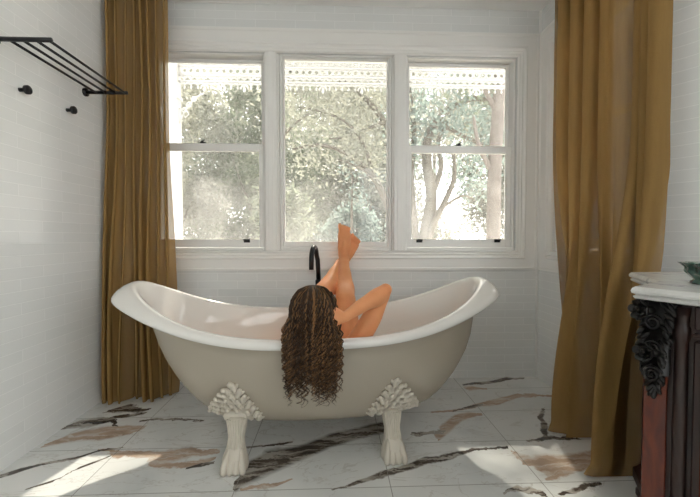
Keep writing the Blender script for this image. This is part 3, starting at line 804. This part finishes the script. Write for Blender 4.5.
# right arm: elbow out to the side and up, hand behind the head in the hair
shR, elR, wrR = Vector((.070, 1.615, .490)), Vector((.222, 1.625, .743)), Vector((.040, 1.492, .652))
caps([sho + Vector((.06, 0, 0)), shR, shR.lerp(elR, .45) + Vector((.010, 0, -.004)), shR.lerp(elR, .85), elR], [.050, .048, .044, .036, .028], 18)
caps([elR, elR.lerp(wrR, .25) + Vector((.0, 0, -.006)), elR.lerp(wrR, .6), wrR], [.028, .038, .030, .0205], 18)
def hand(wr, dirv, palm_n, thumb_side, curl):
    """palm and five fingers; palm_n = direction the palm faces"""
    wr, d, n_, ts = Vector(wr), Vector(dirv).normalized(), Vector(palm_n).normalized(), Vector(thumb_side).normalized()
    for i, w in enumerate((-.027, -.009, .009, .025)):
        caps([wr, wr + d * .045 + ts * (-w) * .9, wr + d * .085 + ts * (-w)], [.017, .0125, .0105], 10)
    for i, w in enumerate((-.028, -.0095, .009, .026)):           # index .. little
        ln = (.070, .078, .072, .056)[i]; base = wr + d * .085 - ts * w; r = (.0085, .0088, .0083, .0074)[i]
        p = base; pts = [p]; a = curl * .5; dd = d
        for seg in (.45, .30, .25):
            dd = (d * math.cos(a) + n_ * math.sin(a)).normalized(); p = p + dd * ln * seg; pts.append(p); a += curl
        caps(pts, [r * 1.08, r, r * .92, r * .82], 10)
    tb = wr + d * .022 + ts * .018
    caps([tb, tb + d * .030 + ts * .024 + n_ * .008, tb + d * .055 + ts * .030 + n_ * .018, tb + d * .078 + ts * .028 + n_ * .024], [.015, .0115, .0098, .0085], 10)
hand(wrR, (-1, -.18, -.12), (-.15, 1, .1), (0, .05, 1), .35)
# left arm resting along the body
shL, elL, wrL = Vector((-.215, 1.625, .455)), Vector((-.265, 1.80, .300)), Vector((-.140, 1.985, .340))
caps([sho + Vector((-.06, 0, 0)), shL, shL.lerp(elL, .5), elL], [.050, .044, .040, .032], 16)
caps([elL, elL.lerp(wrL, .3), wrL], [.032, .035, .0205], 16)
wrL2 = Vector((-.140, 1.985, .340)); hand(wrL2, (.45, .85, .05), (.3, -.1, -1), (.9, -.3, .2), .3)
tmp = pb.build('person', M['skin'])
rm = tmp.modifiers.new('r', 'REMESH'); rm.mode = 'VOXEL'; rm.voxel_size = .0036; rm.use_smooth_shade = True
sm_ = tmp.modifiers.new('s', 'SMOOTH'); sm_.factor = .5; sm_.iterations = 5
dg = bpy.context.evaluated_depsgraph_get(); dg.update()
pm = bpy.data.meshes.new_from_object(tmp.evaluated_get(dg)); pm.name = 'person'
bpy.data.objects.remove(tmp, do_unlink=True)
person = finish('person', pm, None, None, True, label='person lying in the bathtub, crossed feet up at the window, one elbow raised', cat='person')
person.data.materials.clear(); person.data.materials.append(M['skin'])

# hair: wet wavy locks falling from the crown over the rim of the tub
M['hair'] = mat('wet_brown_hair', (.05, .026, .013), .36, 0, .28)
t = NT(M['hair']); p = t.pos(); sp = t.sep(p)
n = t.new('ShaderNodeNewGeometry')
t.l.new(t.ramp(n.outputs['Random Per Island'], [(.0, (.006, .003, .002)), (.6, (.045, .020, .008)), (1.0, (.30, .155, .06))]), t.b.inputs['Base Color'])
random.seed(21)
hb = MB()
HR = Vector((.087, .100, .098))
hb.ell(HC + Vector((0, -.024, .010)), (HR.x * .95, HR.y * .86, HR.z * .97), None, 28, 18); ncap = len(hb.F)      # close scalp layer
nl = 150
for li in range(nl):
    layer = random.random()
    az = math.radians(random.uniform(-118, 118))      # around the head, 0 = straight back
    start = math.radians(random.uniform(2, 62)) if random.random() < .8 else math.radians(random.uniform(0, 20))
    part = random.uniform(-.5, .5)
    wl_ = random.uniform(.026, .048); ph0 = random.uniform(0, 6.28); amp = random.uniform(.003, .0075)
    endz = .298 + .15 * random.random() ** 1.2 + .055 * (abs(az) / 2.06) ** 2 * random.random()
    out = random.uniform(.0, .016)
    # where the lock hangs, seen from behind
    sx_ = math.sin(az)
    hx = HC.x - .006 + sx_ * (.096 + .014 * random.uniform(-1, 1)) + random.uniform(-.010, .010)
    hy = 1.458 - out * 1.2 + .012 * abs(sx_)
    cp = []
    for k in range(9):                                # over the skull
        el = start + (math.radians(90) - start) * k / 8
        r_ = 1.0 + out * 3.2
        d = Vector((math.sin(az) * math.sin(el), -math.cos(az) * math.sin(el), math.cos(el)))
        cp.append(HC + Vector((d.x * HR.x * r_, d.y * HR.y * r_ - .006, d.z * HR.z * r_ + .006)))
    z = cp[-1].z
    p0 = cp[-1]
    steps = 16
    for k in range(1, steps + 1):
        u = k / steps; zz = z + (endz - z) * u
        b = sm(0, .32, u)
        cp.append(Vector((p0.x + (hx - p0.x) * b, p0.y + (min(hy, 1.462) - p0.y) * b, zz)))
    for st in range(7):
        o1 = random.uniform(0, 6.28); o2 = random.random() ** .5 * .0085
        ox, oy = math.cos(o1) * o2, math.sin(o1) * o2 * .8
        endc = random.uniform(.84, 1.0); dphi = random.uniform(-.5, .5)
        pts = []; rr = []
        total = len(cp)
        m_ = 54
        for k in range(m_):
            q_ = k / (m_ - 1) * (total - 1) * endc; i = min(int(q_), total - 2); f_ = q_ - i
            P = cp[i].lerp(cp[i + 1], f_); u = q_ / (total - 1)
            clump = 1 - .85 * sm(.4, .95, u); wv = amp * (.45 + 1.7 * sm(.3, .9, u))
            w = 2 * PI * (HC.z - P.z) / wl_ + ph0 + dphi
            pts.append(P + Vector((ox * clump + wv * math.sin(w), -abs(oy) * clump + wv * .6 * math.cos(w), 0)))
            rr.append(.0019 * (1 - .75 * u ** 2.5))
        hb.tube(pts, rr, 4, cap=False)
hair = hb.build('hair', M['hair'], person, True, label='long wet wavy brown hair hanging over the tub rim')
hair.data.materials.append(mat('dark_hair_roots', (.03, .016, .009), .6))
for p in list(hair.data.polygons)[:ncap]: p.material_index = 1

# ------------------------------------------------------------------ veranda outside
VY = 3.50
M['sheet'] = mat('translucent_roof_sheet', (.85, .85, .83), .5); t = NT(M['sheet'])  # unseen roof made translucent so that sun and sky light pass through
tl = t.new('ShaderNodeBsdfTranslucent'); tl.inputs[0].default_value = (.9, .9, .88, 1); mx = t.new('ShaderNodeMixShader'); mx.inputs[0].default_value = .75
t.l.new(t.b.outputs[0], mx.inputs[1]); t.l.new(tl.outputs[0], mx.inputs[2]); t.l.new(mx.outputs[0], t.out.inputs[0])
slab('veranda_floor', (-4.5, YB + .13, -.25), (5, 4.1, -.05), M['white_outside'], kind='structure')
slab('veranda_roof', (-4.5, YB + .13, 2.72), (5, 3.75, 2.74), M['sheet'], kind='structure')
q = MB(); q.box((-4.5, VY - .05, 2.64), (5, VY + .05, 2.72)); q.build('veranda_beam', M['white_outside'], kind='structure')
def post(x, label):
    e = empty('veranda_post', label, 'post', (x, VY, -.05))
    q = MB(); q.box((-.055, -.055, 0), (.055, .055, 2.69), .006); q.build('shaft', M['white_outside'], e)
    q = MB(); q.box((-.07, -.07, 0), (.07, .07, .22), .008); q.build('plinth', M['white_outside'], e); q = MB(); q.box((-.066, -.066, 2.28), (.066, .066, 2.32), .006); q.build('collar', M['white_outside'], e)
    for s_ in (-1, 1):
        q = MB()
        for k in range(3):
            c = (s_ * (.10 + .045 * k), 0, 2.29 - .05 * (2 - k)); r = .020
            q.tube([(c[0] + r * math.cos(a), 0, c[2] + r * math.sin(a)) for a in [i * PI / 7 for i in range(15)]], .007, 6)
        q.tube([(s_ * .055, 0, 2.06), (s_ * .085, 0, 2.14), (s_ * .13, 0, 2.22), (s_ * .20, 0, 2.30), (s_ * .28, 0, 2.345)], .008, 6)
        q.tube([(s_ * .055, 0, 2.20), (s_ * .12, 0, 2.19), (s_ * .14, 0, 2.15), (s_ * .11, 0, 2.12), (s_ * .09, 0, 2.15)], .006, 6)
        q.build('lace_bracket', M['white_outside'], e, True)
post(-1.475, 'white veranda post outside the left window'); post(2.02, 'white veranda post outside, right of the right window')
fz = MB()
def arc(c, r, a0, a1, rad=.006, n_=9):
    fz.tube([(c[0] + r * math.cos(a0 + (a1 - a0) * i / n_), VY, c[1] + r * math.sin(a0 + (a1 - a0) * i / n_)) for i in range(n_ + 1)], rad, 5)
for z, h_ in ((2.625, .018), (2.535, .009), (2.455, .009), (2.40, .008)):
    fz.box((-1.42, VY - .01, z - h_), (1.94, VY + .01, z + h_))
x = -1.40; k = 0
while x < 1.86:
    arc((x + .03, 2.578), .027, 0, 2 * PI, .0085); arc((x + .03, 2.578), .011, 0, 2 * PI, .006, 6)
    arc((x + .03, 2.495), .026, 0, 2 * PI, .0095)
    fz.box((x - .004, VY - .008, 2.45), (x + .004, VY + .008, 2.62))
    arc((x + .03, 2.455), .028, PI, 2 * PI, .009); arc((x + .03, 2.405), .030, PI, 2 * PI, .008)
    fz.box((x + .026, VY - .006, 2.36), (x + .034, VY + .006, 2.46))
    fz.ell((x + .03, VY, 2.345), (.010, .008, .016), None, 6, 4); fz.ell((x, VY, 2.385), (.010, .008, .012), None, 6, 4)
    if k % 6 == 3: arc((x + .03, 2.335), .034, 0, PI, .008); fz.ell((x + .03, VY, 2.325), (.015, .008, .02), None, 6, 4)
    x += .06; k += 1
fz.build('lace_frieze', M['white_outside'], None, True, label='white cast lace frieze along the top of the veranda outside', cat='frieze')

# ------------------------------------------------------------------ garden
M['ground'] = mat('pale_gravel_ground', (.62, .58, .50), .95)
g = MB(); g.box((-40, 2.66, -.5), (40, 60, -.3)); g.build('ground', M['ground'], kind='structure')
def leaf_mat(name, c1, c2, tr=.45):
    m = mat(name, c1, .6, 0, .3); t = NT(m); p = t.pos()
    n = t.noise(p, 2.3, 3); n2 = t.noise(p, 30, 1)
    c = t.mix(t.math('ADD', t.math('MULTIPLY', n.outputs[0], .6), t.math('MULTIPLY', n2.outputs[0], .4)), c1, c2)
    t.l.new(c, t.b.inputs['Base Color']); tl = t.new('ShaderNodeBsdfTranslucent'); t.l.new(c, tl.inputs[0])
    mx = t.new('ShaderNodeMixShader'); mx.inputs[0].default_value = tr
    t.l.new(t.b.outputs[0], mx.inputs[1]); t.l.new(tl.outputs[0], mx.inputs[2]); t.l.new(mx.outputs[0], t.out.inputs[0]); return m
M['leaf_a'] = leaf_mat('pale_grey_green_leaves', (.165, .175, .135), (.26, .257, .215))
M['leaf_b'] = leaf_mat('soft_green_leaves', (.115, .138, .095), (.20, .215, .16))
M['leaf_c'] = leaf_mat('blue_green_needles', (.12, .165, .15), (.20, .24, .215))
M['bark'] = mat('grey_brown_bark', (.26, .22, .17), .9); t = NT(M['bark'])
n = t.noise(t.pos(), 9, 5); t.l.new(t.mix(n.outputs[0], (.05, .044, .035), (.14, .12, .095)), t.b.inputs['Base Color']); t.bump(n.outputs[0], .6, .03)
rng = np.random.default_rng(7)
def leaves(name, centres, radii, per, size, m, parent, aspect=.5):
    """leaf blades scattered round cluster centres: one mesh"""
    C_ = np.repeat(np.array(centres), per, axis=0); R_ = np.repeat(np.array(radii), per, axis=0)[:, None]
    N = len(C_); P = C_ + rng.normal(0, .5, (N, 3)) * R_
    a = rng.normal(0, 1, (N, 3)); a /= np.linalg.norm(a, axis=1)[:, None]
    b = np.cross(a, rng.normal(0, 1, (N, 3))); b /= np.linalg.norm(b, axis=1)[:, None]
    s = size * rng.uniform(.6, 1.3, (N, 1))
    q = np.stack([P - a * s, P + b * s * aspect, P + a * s, P - b * s * aspect], 1).reshape(-1, 3)
    me = bpy.data.meshes.new(name); me.vertices.add(4 * N); me.vertices.foreach_set('co', q.ravel())
    me.loops.add(4 * N); me.loops.foreach_set('vertex_index', np.arange(4 * N)); me.polygons.add(N)
    me.polygons.foreach_set('loop_start', np.arange(0, 4 * N, 4)); me.polygons.foreach_set('loop_total', np.full(N, 4)); me.update(); me.validate()
    return finish(name, me, m, parent)
def in_ell(c, r, n, hollow=.55):
    out = []
    while len(out) < n:
        v = rng.uniform(-1, 1, 3); L = np.linalg.norm(v)
        if hollow < L < 1: out.append(np.array(c) + v * np.array(r))
    return out
def bush(name, label, c, r, ncl, per, size, m, cat='bush', group=None):
    e = empty(name, label, cat, (c[0], c[1], -.3), group=group)
    q = MB(); rl = random.Random(int(abs(c[0] * 100)))
    for k in range(7):
        tx, ty = rl.uniform(-.7, .7) * r[0], rl.uniform(-.7, .7) * r[1]
        q.tube([(0, 0, 0), (tx * .4, ty * .4, (c[2] + .3) * .5), (tx, ty, c[2] + .3 + rl.uniform(-.2, .6) * r[2])], [.05, .03, .01], 6)
    q.build('stems', M['bark'], e, True)
    cs = [np.array(v) - np.array((c[0], c[1], -.3)) for v in in_ell(c, r, ncl)]
    leaves('foliage', cs, [.35 * min(r)] * ncl, per, size, m, e); return e
G = 'bushes beyond the veranda'
bush('bush', 'tall pale bush filling the left part of the left window', (-3.9, 8.2, 2.5), (1.6, 1.0, 3.0), 120, 230, .05, M['leaf_a'])
bush('bush', 'soft green bush in the right part of the left window', (-1.6, 9.9, 2.6), (1.5, .9, 3.2), 120, 230, .055, M['leaf_b'])
bush('bush', 'pale rounded bush behind the left side of the middle window', (.75, 11.8, 2.4), (1.6, .9, 3.3), 110, 210, .06, M['leaf_a'])
bush('bush', 'green bush low at the left of the middle window', (-.95, 6.6, .75), (.55, .6, 1.15), 34, 130, .05, M['leaf_b'])
bush('conifer', 'blue-green conifer behind the raised feet in the middle window', (.42, 7.6, .7), (.75, .6, 1.0), 36, 130, .05, M['leaf_c'], 'conifer')
bush('bush', 'sparse pale bush in the sunny gap of the right window', (3.3, 13.5, .6), (1.6, 1.2, 1.5), 36, 90, .07, M['leaf_a'])
for i, (x, y, h, w) in enumerate(((-8.2, 16, 5.4, 3.4), (-2.4, 18.5, 6.2, 3.8), (2.9, 22.5, 7.8, 3.6), (8.6, 17, 5.0, 2.9), (-7.0, 23.5, 8.2, 4.0), (-.9, 29, 10.5, 4.2), (7.3, 27.5, 11.5, 4.2))):
    lab = ['far pale tree mass beyond the left window bush', 'far pale tree behind the left and middle windows', 'far pale tree behind the middle window branches', 'far pale tree seen right of the gap in the right window', 'tall far tree rising above the left window bush', 'tallest far tree behind the lace over the middle window', 'tall far tree with a high crown above the sunny gap of the right window'][i]
    e = empty('tree', lab, 'tree', (x, y, -.3), group=None)
    q = MB(); q.tube([(0, 0, 0), (.1, 0, 2), (0, 0, h + 1)], [.22, .17, .07], 8); q.build('trunk', M['bark'], e, True)
    cs = [np.array(v) for v in (in_ell((0, 0, h + .4), (w, 1.4, h * .95), 130, .2) if i < 6 else in_ell((0, 0, 11.2), (w + 1, 1.4, 4.6), 130, .2))]
    leaves('foliage', cs, [.85] * 130, 190, .10, M['leaf_a'], e)
def branch_tree(name, label, base, limbs, tufts, per, size, m, mat_b=None):
    e = empty(name, label, 'tree', base)
    b = Vector(base); q = MB()
    for pts, r0, r1 in limbs:
        P = [Vector(p) - b for p in pts]; n_ = len(P); Q = []
        for i in range(n_ - 1):
            p0, p1, p2, p3 = P[max(i - 1, 0)], P[i], P[i + 1], P[min(i + 2, n_ - 1)]
            for k in range(5):
                u = k / 5; Q.append(.5 * ((2 * p1) + (p2 - p0) * u + (2 * p0 - 5 * p1 + 4 * p2 - p3) * u * u + (3 * p1 - p0 - 3 * p2 + p3) * u ** 3))
        Q.append(P[-1]); q.tube(Q, [r0 + (r1 - r0) * i / (len(Q) - 1) for i in range(len(Q))], 9)
    q.build('trunk', mat_b or M['bark'], e, True)
    cs = [np.array(Vector(c) - b) for c, r in tufts]
    if cs: leaves('foliage', cs, [r for c, r in tufts], per, size, m, e)
    return e
Y1 = 7.0
tf = [((x, Y1 + dy, z), .42) for x, z, dy in [(1.5, 3.2, 0), (1.9, 3.5, .3), (2.4, 3.3, -.2), (2.8, 3.6, .4), (3.1, 3.2, 0), (1.3, 3.8, .5), (2.2, 4.1, 0), (2.8, 4.3, .3), (1.7, 4.5, -.3), (3.2, 4.0, -.1), (1.45, 2.7, .2),
                                            (2.7, 2.85, .3), (3.0, 2.7, 0), (2.0, 3.0, -.4), (1.25, 2.3, .4), (2.6, 2.3, .6), (2.85, 2.0, .5), (2.3, 4.7, .2), (1.2, 3.2, -.2)]]
branch_tree('forked_tree', 'forked grey-brown tree with spreading limbs in the left half of the right window', (1.66, Y1, -.3), [
    ([(1.66, Y1, -.3), (1.68, Y1, .5), (1.70, Y1, 1.0), (1.82, Y1, 1.75), (1.72, Y1 - .05, 2.35), (1.78, Y1, 2.95), (2.1, Y1, 3.35), (2.6, Y1, 3.6), (3.0, Y1, 3.5)], .14, .045),
    ([(1.66, Y1, -.3), (1.62, Y1 + .1, .5), (1.52, Y1 + .1, 1.2), (1.45, Y1 + .1, 2.1), (1.50, Y1 + .1, 3.1), (1.3, Y1, 4.2)], .10, .04),
    ([(1.68, Y1, .6), (1.80, Y1 - .1, 1.15), (2.05, Y1 - .1, 1.65), (2.22, Y1 - .1, 2.1), (2.20, Y1 - .1, 2.6)], .075, .03),
    ([(1.82, Y1, 1.75), (2.0, Y1, 2.3), (1.95, Y1, 2.8), (2.2, Y1 + .1, 3.3)], .06, .03),
    ([(1.95, Y1, 3.15), (2.3, Y1, 2.95), (2.75, Y1, 2.75), (3.05, Y1, 2.65)], .05, .02),
    ([(1.95, Y1 - .1, 1.5), (2.35, Y1 - .1, 1.75), (2.6, Y1, 1.72)], .03, .012)], tf, 190, .055, M['leaf_c'])
M['bark_pale'] = mat('pale_pinkish_bark', (.42, .36, .31), .9); t = NT(M['bark_pale'])
n = t.noise(t.pos(), 6, 5); t.l.new(t.mix(n.outputs[0], (.08, .066, .058), (.19, .16, .14)), t.b.inputs['Base Color']); t.bump(n.outputs[0], .5, .03)
branch_tree('trunk_tree', 'thick straight-trunked tree at the right side of the right window', (2.56, 6.0, -.3), [
    ([(2.60, 6, -.3), (2.59, 6, 1.0), (2.60, 6, 2.2), (2.66, 6, 3.4), (2.66, 6, 5.0)], .125, .09),
    ([(2.52, 6, 2.1), (2.30, 5.95, 2.5), (2.2, 5.9, 2.9)], .05, .02), ([(2.62, 6, 3.0), (2.3, 6, 3.5), (1.8, 6.1, 3.8)], .05, .02)],
    [((2.3 + .3 * math.sin(i * 2.3), 6 + .4 * math.cos(i * 1.7), 3.6 + .22 * i), .45) for i in range(6)] + [((1.9 + 1.0 * math.sin(i * 2.4), 6 + .8 * math.cos(i * 1.7), 4.7 + 1.2 * ((i * .618) % 1)), .26) for i in range(15)], 150, .055, M['leaf_b'], M['bark_pale'])
tf = [((-.9 + 1.9 * i / 15 + .1 * math.sin(i * 3), 6.4 + .5 * math.sin(i * 1.9), 2.45 + .5 * math.sin(i * 1.3) + .3), .40) for i in range(16)] + \
     [((-.5 + 1.4 * i / 9, 6.3, 3.5 + .3 * math.sin(i * 2)), .4) for i in range(10)] + [((-3.6 + .5 * i, 6.6, 3.7 + .3 * math.sin(i * 2)), .45) for i in range(6)] + [((-.3 + 1.5 * math.sin(i * 2.4), 6.2 + .8 * math.cos(i * 1.7), 4.5 + 1.3 * ((i * .618) % 1)), .26) for i in range(18)]
branch_tree('arching_tree', 'pale tree with thin arching branches across the middle window', (1.05, 6.2, -.3), [
    ([(1.05, 6.2, -.3), (1.03, 6.2, 1.0), (.88, 6.2, 1.5), (.62, 6.2, 2.0), (.22, 6.2, 2.35), (-.25, 6.2, 2.5), (-.7, 6.3, 2.45)], .085, .018),
    ([(.9, 6.2, 1.45), (.70, 6.15, 1.85), (.42, 6.1, 2.1), (.05, 6.1, 2.25)], .035, .012),
    ([(.62, 6.2, 2.0), (.5, 6.3, 2.5), (.2, 6.3, 2.9), (-.3, 6.3, 3.1), (-.75, 6.3, 3.15)], .035, .012),
    ([(1.0, 6.2, 1.1), (1.05, 6.3, 2.4), (.7, 6.3, 3.1), (.1, 6.3, 3.6), (-.8, 6.4, 3.8), (-2.4, 6.5, 4.0)], .07, .02),
    ([(-.85, 6.1, 2.6), (-.6, 6.1, 2.85), (-.3, 6.1, 3.05)], .025, .01),
    ([(.85, 6.2, 2.9), (.2, 6.2, 2.65), (-.1, 6.2, 2.6)], .03, .01)], tf, 150, .045, M['leaf_a'])
he = empty('hedge', 'long dense pale hedge far behind the left and middle windows', 'hedge', (-4.2, 13.6, -.3))
q = MB()
for k in range(18): q.tube([(-5.2 + .6 * k, 0, 0), (-5.2 + .6 * k + .1, .1, 2.2)], [.04, .015], 6)
q.build('stems', M['bark'], he, True)
hc = [np.array((rng.uniform(-5.6, 5.6), rng.uniform(-.4, .4), rng.uniform(.6, 4.3 + .7 * math.sin(k)))) for k in range(260)]
leaves('foliage', hc, [.7] * 260, 150, .07, M['leaf_b'], he)
branch_tree('sapling', 'thin grey sapling stem in the middle window above the feet', (.33, 7.0, -.3), [([(.33, 7, -.3), (.31, 7, 1.4), (.34, 7, 2.2)], .03, .018)],
            [((.3, 7, 2.2), .3), ((.4, 7.1, 1.8), .25)], 90, .04, M['leaf_c'])
